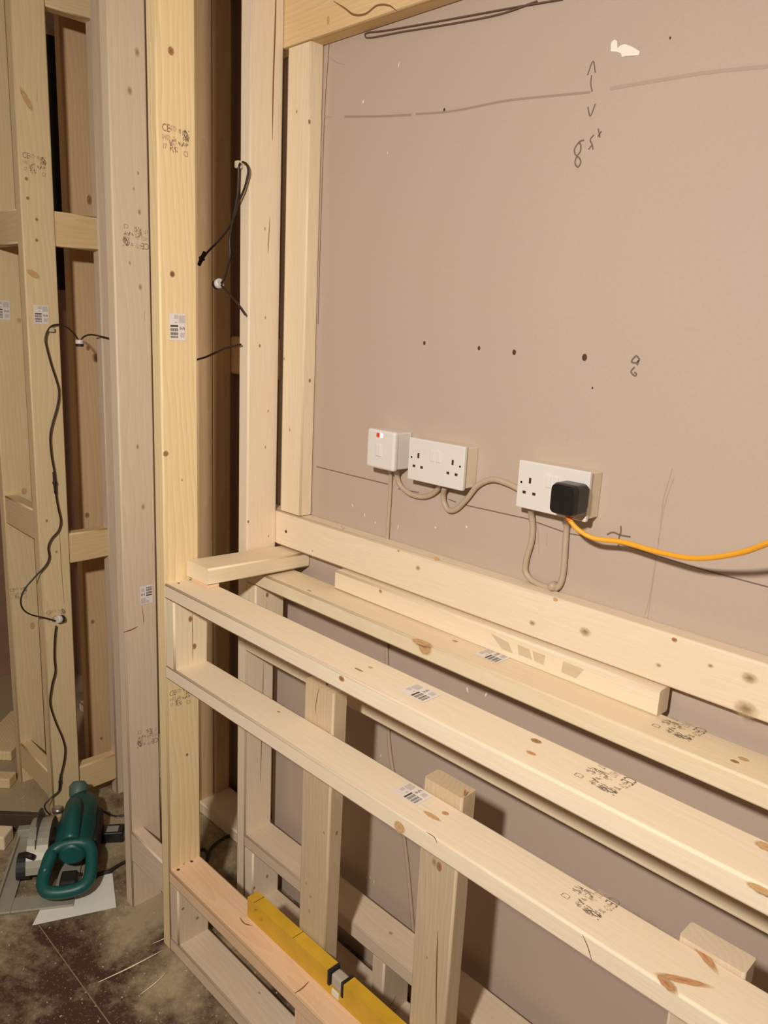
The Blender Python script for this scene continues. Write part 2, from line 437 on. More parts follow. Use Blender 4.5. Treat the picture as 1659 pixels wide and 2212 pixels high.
# ------------------------------------------------------------------ decals on timber
def disc_mesh(name, mat):
    me = bpy.data.meshes.new(name); bm = bmesh.new()
    n = 18
    c = bm.verts.new((0, 0, 0.0))
    ring = [bm.verts.new((math.cos(2*math.pi*k/n), math.sin(2*math.pi*k/n), 0)) for k in range(n)]
    for k in range(n): bm.faces.new((c, ring[k], ring[(k+1) % n]))
    bm.to_mesh(me); bm.free(); me.materials.append(mat); return me
KM = {k: disc_mesh('knot', m) for k, m in (('d', K_DARK), ('r', K_RED), ('p', K_PALE), ('g', K_GREY), ('s', K_STAIN))}
HM = disc_mesh('screw_hole', HOLE)
def place(name, me, pos, nrm, along, sx, sy, parent, rot=0.0, lift=0.0004):
    w = Vector(nrm).normalized(); u = Vector(along); u = (u-w*u.dot(w)).normalized(); v = w.cross(u)
    if rot: u, v = u*math.cos(rot)+v*math.sin(rot), v*math.cos(rot)-u*math.sin(rot)
    p = Vector(pos)+w*lift
    o = bpy.data.objects.new(name, me); COL.objects.link(o)
    sz = (sx+sy)/2
    o.matrix_basis = Matrix(((u.x*sx, v.x*sy, w.x*sz, p.x), (u.y*sx, v.y*sy, w.y*sz, p.y), (u.z*sx, v.z*sy, w.z*sz, p.z), (0, 0, 0, 1)))
    wparent(o, parent); return o
EX, EY, EZ = Vector((1, 0, 0)), Vector((0, 1, 0)), Vector((0, 0, 1))
def knot_x(t, px, py, x, a, b, k='d', rot=0.0): place('knot', KM[k], WX(px, py, x), EX, EZ, a, b, t, rot)
def knot_y(t, px, py, y, a, b, k='d', along=EX, rot=0.0): place('knot', KM[k], WY(px, py, y), -EY, along, a, b, t, rot)
def knot_z(t, px, py, z, a, b, k='d', rot=0.0): place('knot', KM[k], WZ(px, py, z), EZ, EX, a, b, t, rot)
def hole_x(t, px, py, x, r=0.003): place('screw_hole', HM, WX(px, py, x), EX, EZ, r, r, t, 0, 0.0006)
def hole_y(t, px, py, y, r=0.003): place('screw_hole', HM, WY(px, py, y), -EY, EX, r, r, t, 0, 0.0006)
def hole_z(t, px, py, z, r=0.003): place('screw_hole', HM, WZ(px, py, z), EZ, EX, r, r, t, 0, 0.0006)

# grading stamp: unit-wide mesh, readable upright in local x (right) y (up)
def text_mesh(body, size=1.0):
    cu = bpy.data.curves.new('t', 'FONT'); cu.body = body; cu.size = size; cu.resolution_u = 2
    o = bpy.data.objects.new('t', cu); COL.objects.link(o)
    bpy.context.view_layer.update()
    me = bpy.data.meshes.new_from_object(o.evaluated_get(bpy.context.evaluated_depsgraph_get()))
    bpy.data.objects.remove(o); bpy.data.curves.remove(cu)
    return me
def stamp_mesh():
    rs = random.Random(5)
    me = bpy.data.meshes.new('grade_stamp'); bm = bmesh.new()
    def put(body, x, y, h, sxx=0.8, mi=0):
        t = text_mesh(body, h/0.72)
        n0 = len(bm.verts); f0 = len(bm.faces)
        bm.from_mesh(t); bm.verts.ensure_lookup_table(); bm.faces.ensure_lookup_table()
        for v in bm.verts[n0:]: v.co = Vector((x+v.co.x*sxx, y+v.co.y, 0))
        for f in bm.faces[f0:]: f.material_index = mi
        bpy.data.meshes.remove(t)
    def quad(x0, x1, y0, y1, mi):
        f = bm.faces.new([bm.verts.new(c) for c in ((x0, y0, 0), (x1, y0, 0), (x1, y1, 0), (x0, y1, 0))]); f.material_index = mi
    def smudge(x0, x1, y0, y1, n, mi):
        for _ in range(n):
            x = rs.uniform(x0, x1); y = rs.uniform(y0, y1); w = rs.uniform(.008, .03); h = rs.uniform(.02, .07)
            quad(x, min(x+w, x1+.02), y, min(y+h, y1+.02), mi)
    put('CE', 0.0, 0.72, 0.25, 0.72, 1)
    smudge(.28, .52, .76, .92, 26, 2); smudge(.60, .68, .74, .86, 8, 0)
    smudge(.75, .98, .52, .88, 64, 1)
    put('0402', 0.0, 0.46, 0.18, 0.62, 2)
    smudge(.36, .52, .44, .60, 16, 2)
    smudge(.26, .52, .28, .48, 26, 0); smudge(.58, .98, .34, .48, 30, 0)
    put('17', 0.02, 0.18, 0.17, 0.62, 0)
    smudge(.28, .56, .10, .28, 26, 0)
    put('C3', 0.78, 0.06, 0.18, 0.62, 0)
    bm.to_mesh(me); bm.free()
    for mm in (INK, INKD, INKL): me.materials.append(mm)
    return me
STAMP = stamp_mesh()
def stamp(parent, origin, right, up, w, h):
    u = Vector(right).normalized(); v = Vector(up).normalized(); n = u.cross(v)
    p = Vector(origin)+n*0.0005
    o = bpy.data.objects.new('grade_stamp', STAMP); COL.objects.link(o)
    o.matrix_basis = Matrix(((u.x*w, v.x*h, n.x, p.x), (u.y*w, v.y*h, n.y, p.y), (u.z*w, v.z*h, n.z, p.z), (0, 0, 0, 1)))
    o['label'] = 'smudged grey ink grading stamp starting with CE'
    wparent(o, parent); return o
# price sticker: unit square, left half carries the barcode bands
def sticker_mesh():
    me = bpy.data.meshes.new('price_sticker'); bm = bmesh.new()
    def quad(x0, x1, y0, y1, z, mi):
        f = bm.faces.new([bm.verts.new(c) for c in ((x0, y0, z), (x1, y0, z), (x1, y1, z), (x0, y1, z))]); f.material_index = mi
    quad(0, 1, 0, 1, 0, 0)
    quad(.06, .53, .50, .57, .0003, 1)
    rs = random.Random(3)
    for (a, b) in ((.34, .46), (.20, .30), (.09, .17)):
        x = .06
        while x < .52:
            w = rs.choice((.012, .02, .03)); quad(x, x+w, a, b, .0003, 2 if rs.random() < .75 else 1); x += w+rs.choice((.01, .016))
    quad(.30, .53, .80, .95, .0003, 3); quad(.58, .95, .66, .94, .0003, 3)
    quad(.66, .92, .12, .30, .0003, 3)
    for k in range(5):
        x = .64+k*.065; quad(x, x+.03, .40+.02*(k % 2), .52-.03*(k % 3), .0004, 1)
    quad(.34, .46, .66, .68, .0004, 2)
    bm.to_mesh(me); bm.free()
    for mm in (STICK, PRINTD, PRINT, PRINTL): me.materials.append(mm)
    return me
STK = sticker_mesh()
def sticker(parent, origin, right, up, w, h):
    u = Vector(right).normalized(); v = Vector(up).normalized(); n = u.cross(v)
    p = Vector(origin)+n*0.0006
    o = bpy.data.objects.new('price_sticker', STK); COL.objects.link(o)
    o.matrix_basis = Matrix(((u.x*w, v.x*h, n.x, p.x), (u.y*w, v.y*h, n.y, p.y), (u.z*w, v.z*h, n.z, p.z), (0, 0, 0, 1)))
    o['label'] = 'small white price sticker with grey barcode'
    wparent(o, parent); return o

# ------------------------------------------------------------------ front bench frame
YF, YB = -0.348, -0.259          # front and back faces
XP1 = -1.540
fr = empty('bench_frame', (-0.6, (YF+YB)/2, 0), 'pale pine bench frame nearest the viewer with two flat top rails and tall end posts', 'timber frame')
p1 = timber('post', XP1-.038, XP1, YF, YB, 0.0, HC, YELL, fr)
p2 = timber('post', -1.779, -1.741, YF, YB, 0.0, HC, GREY, fr)
XR = 0.886
r1 = timber('rail', XP1, XR, YF, YB, 0.9435, 0.979, CREAM, fr)
r2 = timber('rail', XP1, XR, YF, YB, 0.746, 0.781, CREAM, fr)
r3 = timber('rail', XP1, XR, YF, YB, 0.195, 0.231, PINK, fr)
bp = timber('base_plate', XP1, XR, YF, YB, 0.0, 0.038, GREY, fr)
cr1 = timber('cripple', XP1, XP1+.038, YF, YB, 0.781, 0.9435, PALE, fr, axis='z')
cr1b = timber('cripple', XP1, XP1+.038, YF, YB, 0.038, 0.195, GREY, fr, axis='z')
bpx = timber('cripple', -1.043, -0.954, YF+.001, YF+.039, 0.038, 0.195, PINK, fr, axis='z')
ng = timber('noggin', -1.741, XP1-.038, YF+.002, YF+.040, 0.142, 0.231, GREY, fr)
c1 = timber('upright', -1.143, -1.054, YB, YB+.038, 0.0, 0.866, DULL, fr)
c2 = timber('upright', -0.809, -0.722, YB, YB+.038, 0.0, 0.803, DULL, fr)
c3 = timber('upright', -0.340, -0.252, YB, YB+.038, 0.0, 0.787, GREY, fr)

# ------------------------------------------------------------------ rear bench frame (in front of the wall)
RF, RB = -0.125, -0.037
XP3 = -1.540
bk = empty('bench_frame', (-0.6, (RF+RB)/2, 0), 'pale pine rear bench frame standing against the plasterboard wall with one tall post', 'timber frame')
p3 = timber('post', XP3-.038, XP3, RF, RB, 0.0, HC, CREAM, bk)
h2 = timber('rail', XP3, XR, RF, RB, 0.9385, 0.975, PALE, bk)
h3 = timber('rail', XP3, XR, RF, RB, 0.755, 0.793, PALE, bk)
h4 = timber('rail', XP3, XR, RF, RB, 0.192, 0.229, GREY, bk)
bb = timber('base_plate', XP3, XR, RF, RB, 0.0, 0.038, GREY, bk)
k1 = timber('cripple', XP3, XP3+.038, RF, RB, 0.793, 0.9385, PALE, bk, axis='z')
k2 = timber('cripple', XP3, XP3+.038, RF, RB, 0.038, 0.192, CREAM, bk, axis='z')
k3 = timber('cripple', -1.042, -1.004, RF, RB, 0.038, 0.192, GREY, bk, axis='z')
k4 = timber('cripple', -0.442, -0.404, RF, RB, 0.038, 0.192, GREY, bk, axis='z')

# ------------------------------------------------------------------ battens screwed flat to the wall
wf = empty('wall_batten_frame', (-0.4, -0.019, 1.023), 'pale pine battens fixed flat on the plasterboard around the socket panel', 'timber frame')
h0 = timber('batten', -1.60, XR, -.0375, -.0003, 1.023, 1.112, CREAM, wf)
p4 = timber('batten', -1.525, -1.446, -.0375, -.0003, 1.114, 2.149, PALE, wf)
bmm = timber('top_beam', -1.60, XR, -.0375, -.0003, 2.149, 2.289, GOLD, wf)

# ------------------------------------------------------------------ far alcove studs
af = empty('stud_frame', (-2.0, 0.07, 0), 'brown shaded stud and plate frame in the alcove behind the tall posts', 'timber frame')
s3 = timber('post', -2.038, -2.0, 0.022, 0.074, 0.038, HC, TAN, af)
timber('post', -2.042, -2.004, 0.076, 0.138, 0.038, HC, GOLD, af)
timber('post', -2.50, -2.462, 0.022, 0.112, 0.038, HC, TAN, af)
timber('base_plate', -2.9, -1.60, 0.018, 0.140, 0.0, 0.038, CREAM, af)
timber('noggin', -2.02, -1.60, 0.139, 0.158, 1.412, 1.522, PINK, af)

# ------------------------------------------------------------------ left stud frame with its return
lf = empty('stud_frame', (-2.28, -0.3, 0), 'pale pine stud frame at the far left with short noggins turning a corner', 'timber frame')
XP0 = -2.261
p0 = timber('post', XP0-.038, XP0, YF, YB, 0.0, HC, OLIVE, lf)
pm = timber('post', -2.568, -2.530, YF, YB, 0.0, HC, OLIVE, lf)
for z in (1.742, 0.910, 0.056):
    timber('noggin', -2.530, XP0-.038, YF+.004, YF+.042, z, z+.090, OLIVE, lf)
for z in (1.742, 0.830, 0.054):
    timber('noggin', XP0-.042, XP0-.004, YB, -.137, z, z+.092, GOLD, lf, axis='y')
s2 = timber('post', XP0-.038, XP0, -.137, -.048, 0.0, HC, GREY, lf)
timber('noggin', XP0-.042, XP0-.004, YB, -.137, 2.334, 2.425, OLIVE, lf, axis='y')
t1 = timber('post', -2.488, -2.450, -.143, -.050, 0.0, HC, TAN, lf)
bm = bmesh.new(); bm_box(bm, -2.76, -2.75, -.13, .02, 1.64, HC-.01)  # black sheet added to paint the unlit void between the studs
set_props(bm_to_obj('dark_board_and_void', bm, RUBBER), 'narrow black upright sheet added as the dark void behind the left studs', 'dark void')

# ------------------------------------------------------------------ knots, screws, stamps and stickers from the photograph
for px, py, a, b, k in ((369, 110, .010, .008, 'd'), (372, 592, .008, .007, 'r'), (358, 980, .008, .008, 'd')):
    knot_x(p1, px, py, XP1, a, b, k)
knot_x(p1, 372, 592, XP1, .0075, .006, 'd'); knot_x(p1, 404, 1630, XP1, .005, .004, 'd'); knot_x(p1, 393, 1037, XP1, .004, .003, 'g')
for px, py in ((411, 1337), (420, 1396)): knot_x(cr1, px, py, XP1+.038, .009, .006, 'd')
for px, py, a in ((296, 113, .012), (280, 196, .012), (298, 374, .006), (301, 458, .009), (303, 620, .010), (280, 568, .006), (289, 408, .005), (309, 1095, .010), (297, 965, .008)):
    knot_x(p2, px, py, -1.741, a, a*.6, 'g')
for px, py in ((57, 386), (60, 428), (79, 474), (79, 519)): knot_x(p0, px, py, XP0, .0055, .005, 'd')
knot_x(p0, 57, 215, XP0, .034, .009, 'p', math.radians(30)); knot_x(p0, 72, 592, XP0, .022, .010, 'p', math.radians(62))
knot_x(p0, 101, 1125, XP0, .005, .004, 'd'); knot_x(p0, 122, 1192, XP0, .004, .004, 'd')
knot_x(pm, 41, 692, -2.53, .008, .007, 'p'); knot_x(pm, 52, 1061, -2.53, .013, .010, 'p'); knot_x(pm, 70, 1352, -2.53, .014, .009, 'p')
knot_x(t1, 193, 432, -2.45, .018, .010, 'd'); knot_x(t1, 190, 752, -2.45, .010, .008, 'd'); knot_x(t1, 188, 1113, -2.45, .012, .009, 'd'); knot_x(t1, 200, 1343, -2.45, .009, .008, 'd'); knot_x(t1, 219, 1595, -2.45, .007, .006, 'd')
for px, py, k in ((561, 747, 'd'), (573, 686, 'g'), (579, 888, 'g'), (573, 966, 'g'), (536, 1127, 'd'), (580, 1158, 'g'), (572, 494, 'g')): knot_x(p3, px, py, XP3, .005, .003, k)
for px, py in ((641, 241), (668, 263), (614, 775), (669, 822), (626, 929)):
    (knot_y(p4, px, py, -.0375, .006, .004, 'g', EZ) if px < 655 else knot_x(p4, px, py, -1.446, .006, .004, 'd'))
knot_y(bmm, 709, 44, -.0375, .010, .005, 'p', EZ)
hole_y(h0, 618, 1148, -.0375, .004)
for px, py, a, k in ((738, 1137, .006, 'g'), (942, 1206, .008, 'p'), (675, 1190, .004, 'g'), (903, 1227, .009, 'g'), (1150, 1346, .009, 'g'), (1264, 1365, .014, 'g'), (1457, 1382, .006, 'd'), (1423, 1437, .006, 'g'), (1535, 1438, .006, 'g'), (1619, 1465, .015, 'g'), (1611, 1532, .022, 'g'), (1200, 1295, .006, 'p'), (861, 1190, .005, 'g')):
    knot_y(h0, px, py, -.0375, a, a*.7, k)
# R1
for px, py, a, b, k in ((1158, 1601, .011, .007, 'd'), (1147, 1627, .010, .005, 'r'), (800, 1442, .006, .004, 'p'), (775, 1447, .014, .003, 'd'), (1643, 1922, .020, .008, 'p'), (1655, 1830, .016, .010, 'p')): knot_z(r1, px, py, .979, a, b, k)
knot_y(r1, 738, 1466, YF, .009, .006, 'd'); hole_z(r1, 386, 1260, .979); hole_z(r1, 411, 1253, .979, .0022)
# R2
for px, py, a, b, k in ((962, 1757, .008, .006, 'r'), (933, 1763, .022, .006, 'p'), (602, 1538, .007, .004, 'g'), (1520, 2062, .036, .008, 'r')): knot_z(r2, px, py, .781, a, b, k, math.radians(-35) if px == 1520 else 0)
knot_y(r2, 863, 1787, YF, .015, .012, 'p'); knot_y(r2, 1440, 2124, YF, .018, .009, 'r', EX, math.radians(-20)); knot_z(r2, 1475, 2118, .781, .040, .007, 'r', math.radians(30))
# H2, H3
for px, py, a, b, k in ((910, 1388, .030, .014, 'p'), (983, 1385, .008, .005, 'r'), (1606, 1640, .010, .006, 'p'), (1587, 1645, .008, .005, 'd')): knot_z(h2, px, py, .975, a, b, k)
knot_y(h2, 918, 1400, RF, .020, .016, 'p'); knot_z(h2, 668, 1276, .975, .010, .004, 'g')
knot_x(k1, 577, 1285, XP3+.038, .008, .005, 'd')
for px, py in ((577, 1893), (549, 1918)): knot_x(k2, px, py, XP3+.038, .006, .004, 'd')
hole_z(h4, 540, 1795, .229); hole_z(h4, 570, 1778, .229, .002); knot_z(h4, 844, 2016, .229, .008, .006, 'g')
hole_z(r3, 385, 1879, .231, .004); hole_z(r3, 414, 1861, .231, .004); hole_z(r3, 396, 1866, .231, .003)
for px, py in ((426, 1983), (395, 1963)): knot_x(cr1b, px, py, XP1+.038, .005, .005, 'd')
knot_z(bp, 560, 2145, .038, .006, .004, 'g')
for px, py, a, k in ((938, 1862, .012, 'g'), (949, 1872, .012, 'd'), (922, 2068, .005, 'g')): knot_y(c2, px, py, YB, a, a*.6, k, EZ)
knot_x(c2, 1004, 1712, -.722, .008, .005, 'r')
for px, py, a in ((700, 1799, .005), (670, 1936, .006), (662, 1908, .005), (668, 1968, .006)): knot_y(c1, px, py, YB, a, a*.8, 'g', EZ)
knot_x(c1, 727, 1799, -1.054, .006, .004, 'd'); hole_y(c1, 707, 1478, YB, .003)
# stamps (origin = lower left of the print)
def stx(t, px, py, x, w, h, flip=False):
    o = WX(px, py, x)
    if flip: stamp(t, o, -EY, -EZ, w, h)
    else: stamp(t, o, EY, EZ, w, h)
stx(p1, 350, 332, XP1, .062, .060); stx(p0, 50, 377, XP0, .062, .058); stx(p2, 321, 487, -1.741, .064, .056, True)
stx(pm, 22, 1300, -2.53, .055, .045); stx(p0, 101, 1352, XP0, .058, .048); stx(p1, 366, 1536, XP1, .058, .052); stx(p2, 341, 1562, -1.741, .060, .056, True)
for t, px, py, z in ((r1, 1375, 1690, .979), (r2, 1340, 1952, .781), (h2, 1527, 1580, .975)):
    o = WZ(px, py, z); stamp(t, o, -EY, EX*-1, .001, .001) if False else stamp(t, Vector((o.x-.072, o.y+.004, z)), -EY, EX, .058, .076)
# stickers
sticker(p1, WX(366, 735, XP1), EY, EZ, .039, .056); sticker(p0, WX(74, 699, XP0), EY, EZ, .040, .050); sticker(pm, WX(-12, 690, -2.53), EY, EZ, .046, .056)
sticker(p2, WX(329, 1262, -1.741), -EY, -EZ, .034, .048)
for t, px, py, z in ((r1, 907, 1497, .979), (r2, 891, 1715, .781), (h2, 1063, 1417, .975)):
    o = WZ(px, py, z); sticker(t, Vector((o.x+.028, o.y-.021, z)), EY, -EX, .042, .056)

CRACK = plain('grain_crack', srgb(132, 92, 56), .7)
def crack(t, P, nrm, w):
    bm = bmesh.new(); prev = None; n = Vector(nrm)
    P = smooth_path(P, 5) if len(P) > 2 else P
    for i, p in enumerate(P):
        tt = (P[min(i+1, len(P)-1)]-P[max(i-1, 0)]).normalized(); sd_ = n.cross(tt)*w/2*(1-abs(2*i/(len(P)-1)-1)**3*.8)
        a, b = bm.verts.new(p+n*.0005+sd_), bm.verts.new(p+n*.0005-sd_)
        if prev: bm.faces.new((prev[0], prev[1], b, a))
        prev = (a, b)
    bm_to_obj('crack', bm, CRACK, t)
crack(p3, [WX(x, y, XP3) for x, y in ((597, -60), (594, 60), (590, 180), (588, 302))], EX, .0036)
crack(p3, [WX(x, y, XP3) for x, y in ((569, 1432), (566, 1560), (562, 1690))], EX, .0022)
crack(p3, [WX(x, y, XP3) for x, y in ((583, 468), (580, 520), (579, 548))], EX, .0016)
crack(c2, [WY(x, y, YB) for x, y in ((946, 2010), (943, 2110), (942, 2240))], -EY, .0032)
crack(p0, [WX(x, y, XP0) for x, y in ((128, 1140), (133, 1230), (139, 1308))], EX, .0014)
crack(p0, [WX(x, y, XP0) for x, y in ((80, 192), (79, 222))], EX, .0022)
crack(p2, [WX(x, y, -1.741) for x, y in ((312, 668), (312, 692))], EX, .002)
crack(p2, [WX(x, y, -1.741) for x, y in ((266, 1366), (284, 1360), (298, 1353))], EX, .003)
crack(p2, [WX(x, y, -1.741) for x, y in ((306, 1306), (309, 1330), (310, 1350))], EX, .0014)
crack(p4, [WY(x, y, -.0375) for x, y in ((625, 920), (625, 932))], -EY, .0015)
crack(r2, [WY(x, y, YF) for x, y in ((1258, 2018), (1270, 2045), (1279, 2076))], -EY, .0016)
crack(r2, [WY(x, y, YF) for x, y in ((920, 1796), (938, 1808), (945, 1822))], -EY, .0018)
crack(c1, [WY(x, y, YB) for x, y in ((690, 1482), (683, 1520), (680, 1545))], -EY, .0018)
crack(k1, [WX(x, y, XP3+.038) for x, y in ((575, 1300), (575, 1325))], EX, .0014)
crack(cr1, [WX(x, y, XP1+.038) for x, y in ((415, 1325), (416, 1380), (416, 1428))], EX, .0014)
crack(k3, [WX(x, y, -1.004) for x, y in ((856, 2150), (846, 2168), (840, 2172))], EX, .0024)
crack(r3, [WZ(x, y, .231) for x, y in ((518, 1982), (528, 1995), (546, 2000))], EZ, .0030)
crack(r3, [WZ(x, y, .231) for x, y in ((636, 2146), (652, 2136), (668, 2120))], EZ, .0030)
crack(bmm, [WY(x, y, -.0375) for x, y in ((720, 2), (745, 18), (765, 32), (790, 30), (815, 12), (840, 12), (858, 24))], -EY, .0040)
# ------------------------------------------------------------------ loose timber
lb = timber('timber_offcut', -1.5375, -1.4485, -.2925, -.003, -.0188, .0188, PALE, None, axis='y')
lb.matrix_basis = Matrix.Translation((-1.4930, -.1478, 1.0025)) @ Matrix.Rotation(math.radians(-1.9), 4, 'X') @ AX['y'].to_4x4()
bm = bmesh.new(); bm_box(bm, -1.520, -1.450, -.290, -.262, .9791, .9865, .001)
set_props(bm_to_obj('packer', bm, PINK), 'thin reddish wooden packer under the front end of the loose block', 'packer')
set_props(lb, 'short loose timber block laid across the two top rails beside the tall posts', 'timber')
h1 = timber('timber_offcut', -1.290, -.500, -.056, -.020, .975, 1.0205, CREAM, None)
set_props(h1, 'long loose pale batten lying on the rear rail under the wall batten', 'timber')
knot_y(h1, 822, 1277, -.056, .006, .005, 'r')
STAINM, _nt, _p = new_mat('blue_stain_patch'); _p.inputs['Base Color'].default_value = srgb(196, 178, 144); _p.inputs['Roughness'].default_value = .6; _p.inputs['Alpha'].default_value = .32
for poly in ([(1060, 1368), (1098, 1388), (1108, 1412), (1084, 1402)], [(1118, 1392), (1143, 1402), (1150, 1426), (1120, 1414)], [(1150, 1406), (1178, 1416), (1174, 1437), (1154, 1428)], [(1216, 1428), (1262, 1446), (1244, 1466), (1212, 1452)]):
    bm = bmesh.new(); bm.faces.new([bm.verts.new(WY(x, y, -.0566)) for x, y in poly]); bm_to_obj('stain', bm, STAINM, h1)


# ------------------------------------------------------------------ wall marks
def ribbon(name, pts, w, mat, y=-.0004, parent=wall):
    P = smooth_path([WY(px, py, y) for px, py in pts], 4) if len(pts) > 2 else [WY(px, py, y) for px, py in pts]
    bm = bmesh.new(); prev = None
    for i, p in enumerate(P):
        t = (P[min(i+1, len(P)-1)]-P[max(i-1, 0)]).normalized(); n = Vector((-t.z, 0, t.x))*w/2
        a, b = bm.verts.new(p+n), bm.verts.new(p-n)
        if prev: bm.faces.new((prev[0], prev[1], b, a))
        prev = (a, b)
    return bm_to_obj(name, bm, mat, parent)
L1 = [((684, 1008), (780, 1032)), ((780, 1032), (838, 1046)), ((860, 1056), (905, 1064)), ((968, 1078), (985, 1085)), ((1005, 1091), (1145, 1122)), ((1150, 1125), (1220, 1150)), ((1228, 1152), (1330, 1172)), ((1330, 1172), (1500, 1225), (1659, 1268))]
for pts in L1: ribbon('pencil_line', pts, .0022, PENCILD)
ribbon('pencil_line', ((700, 253), (716, 253)), .003, PENCILL); ribbon('pencil_line', ((744, 252), (820, 251), (888, 248)), .004, PENCIL)
ribbon('pencil_line', ((898, 246), (950, 243), (1000, 236), (1090, 218), (1180, 208), (1275, 199)), .0036, PENCIL)
ribbon('pencil_line', ((1318, 191), (1400, 177), (1530, 156), (1659, 143)), .0050, PENCILL)
for pts in (((1269, 162), (1281, 132), (1286, 157)), ((1278, 162), (1276, 180), (1279, 198)), ((1270, 231), (1275, 251), (1286, 224))): ribbon('pencil_mark', pts, .0022, PENCILD)
ribbon('pencil_mark', ((1262, 303), (1252, 306), (1241, 322), (1243, 334), (1252, 342), (1254, 352), (1248, 361), (1242, 352), (1246, 338), (1254, 326), (1254, 312), (1250, 308)), .0026, PENCILD)
ribbon('pencil_mark', ((1283, 291), (1275, 302), (1279, 312), (1281, 323)), .0024, PENCILD); ribbon('pencil_mark', ((1279, 313), (1271, 323)), .0022, PENCILD)
ribbon('pencil_mark', ((1292, 278), (1294, 288), (1296, 297)), .0022, PENCILD); ribbon('pencil_mark', ((1299, 283), (1295, 290), (1291, 296)), .0022, PENCILD)
ribbon('pencil_mark', ((1382, 777), (1374, 769), (1364, 781), (1374, 784), (1380, 778), (1376, 789)), .0030, PENCILD)
ribbon('pencil_mark', ((1371, 793), (1363, 803), (1371, 812), (1375, 808), (1370, 804)), .0028, PENCILD)
ribbon('pencil_mark', ((1311, 1155), (1324, 1150), (1340, 1156), (1362, 1160)), .0030, PENCILD); ribbon('pencil_mark', ((1341, 1136), (1341, 1150), (1337, 1162), (1336, 1180)), .0028, PENCILD)
ribbon('pencil_line', ((1452, 1013), (1433, 1080), (1425, 1150), (1410, 1260), (1395, 1362)), .0014, PENCILL); ribbon('pencil_line', ((1456, 1032), (1436, 1090), (1419, 1190), (1403, 1290), (1392, 1330)), .0012, PENCILL)
ribbon('pencil_line', ((1162, 1140), (1164, 1195)), .0012, PENCILL); ribbon('pencil_line', ((1182, 1150), (1180, 1180)), .0012, PENCILL)
ribbon('pencil_line', ((711, 96), (701, 250), (692, 520), (687, 700)), .0022, PENCILD)
ribbon('pencil_line', ((708, 118), (722, 132), (745, 140)), .0012, PENCILL)
bm = bmesh.new()
def wpoly(pts):
    bm.faces.new([bm.verts.new(WY(x, y, -.0008)) for x, y in pts])
wpoly([(1320, 92), (1327, 85), (1333, 89), (1334, 104), (1340, 98), (1350, 95), (1366, 101), (1382, 111), (1380, 119), (1368, 120), (1352, 121), (1344, 123), (1341, 115), (1332, 112), (1319, 111)])
bm_to_obj('filler_patch', bm, FILLER, wall)
for px, py, r in ((917, 741, .004), (1035, 752, .004), (1111, 761, .005), (1263, 772, .006), (1280, 838, .002), (960, 237, .003), (1448, 82, .002)):
    place('screw_hole', HM, WY(px, py, 0), -EY, EX, r*.8, r, wall, 0, .0006)
WM = disc_mesh('paint_fleck', FILLER)
rf = random.Random(11)
for px, py in ((762, 1092), (788, 1112), (811, 1129), (860, 1138), (941, 1139), (1008, 1138), (763, 1420), (790, 1440), (826, 1458), (800, 1895), (808, 1905), (823, 1632), (1010, 1490), (862, 140), (838, 330), (785, 220), (1050, 1500)):
    place('paint_fleck', WM, WY(px, py, 0), -EY, EZ, rf.uniform(.002, .006), rf.uniform(.0008, .002), wall, rf.uniform(-.4, .4), .0006)

# ------------------------------------------------------------------ sockets
def slot(bm, cx, cz, w, h, yf, mi): bm_box(bm, cx-w/2, cx+w/2, yf-.0006, yf+.001, cz-h/2, cz+h/2, mat=mi)
def socket(x0, x1, zt, label, switch_glow=False, depth=.045):
    t = empty('wall_socket', ((x0+x1)/2, -.0002, zt-.043), label, 'socket')
    yf = -depth
    bm = bmesh.new(); bm_box(bm, x0+.003, x1-.003, yf+.009, -.0003, zt-.083, zt-.003, .002); bm_to_obj('back_box', bm, CREAMP, t)
    bm = bmesh.new(); bm_box(bm, x0, x1, yf, yf+.009, zt-.086, zt, .0022, 3); fp = bm_to_obj('faceplate', bm, WHITE, t)
    cx = (x0+x1)/2; n = 0
    for s in (-1, 1):
        gx = cx+s*.0455
        bm = bmesh.new(); slot(bm, gx, zt-.034, .0045, .010, yf, 0); slot(bm, gx-.0105, zt-.0565, .0065, .0048, yf, 0); slot(bm, gx+.0105, zt-.0565, .0065, .0048, yf, 0)
        bm_to_obj('pin_holes', bm, DARKSLOT, t)
        bm = bmesh.new(); bm_box(bm, cx+s*.0075-.0055, cx+s*.0075+.0055, yf-.0022, yf+.002, zt-.040, zt-.018, .0012); bm_to_obj('rocker_switch', bm, WHITE, t)
        bm = bmesh.new(); lathe_bm(bm, [(.0022, 0), (.0022, .0008)], frame_matrix((cx+s*.064, yf, zt-.0395), EX, EZ) @ Matrix.Rotation(math.pi, 4, 'X'), 10)
        bm_to_obj('screw', bm, SCREW, t)
    return t
ZS = 1.3522
socket(-1.0912, -.9437, ZS, 'white double socket with empty pin holes, middle of the three wall fittings')
socket(-.8178, -.6722, 1.3470, 'white double socket with a black plug in its right outlet')
t = empty('fused_switch', (-1.165, -.0002, 1.31), 'small square white switched outlet with a red neon at its top edge', 'switch')
x0, x1, zt, zb_ = -1.2065, -1.1235, 1.3575, 1.2750
bm = bmesh.new(); bm_box(bm, x0+.002, x1-.001, -.045, -.0003, zb_+.003, zt-.002, .003); bm_to_obj('back_box', bm, WHITE, t)
bm = bmesh.new(); bm_box(bm, x0, x1, -.054, -.038, zb_, zt, .006, 4); bm_to_obj('faceplate', bm, WHITE, t, smooth=False)
bm = bmesh.new(); bm_box(bm, -1.176, -1.160, -.0575, -.050, 1.302, 1.328, .002); bm_to_obj('rocker_switch', bm, WHITE, t)
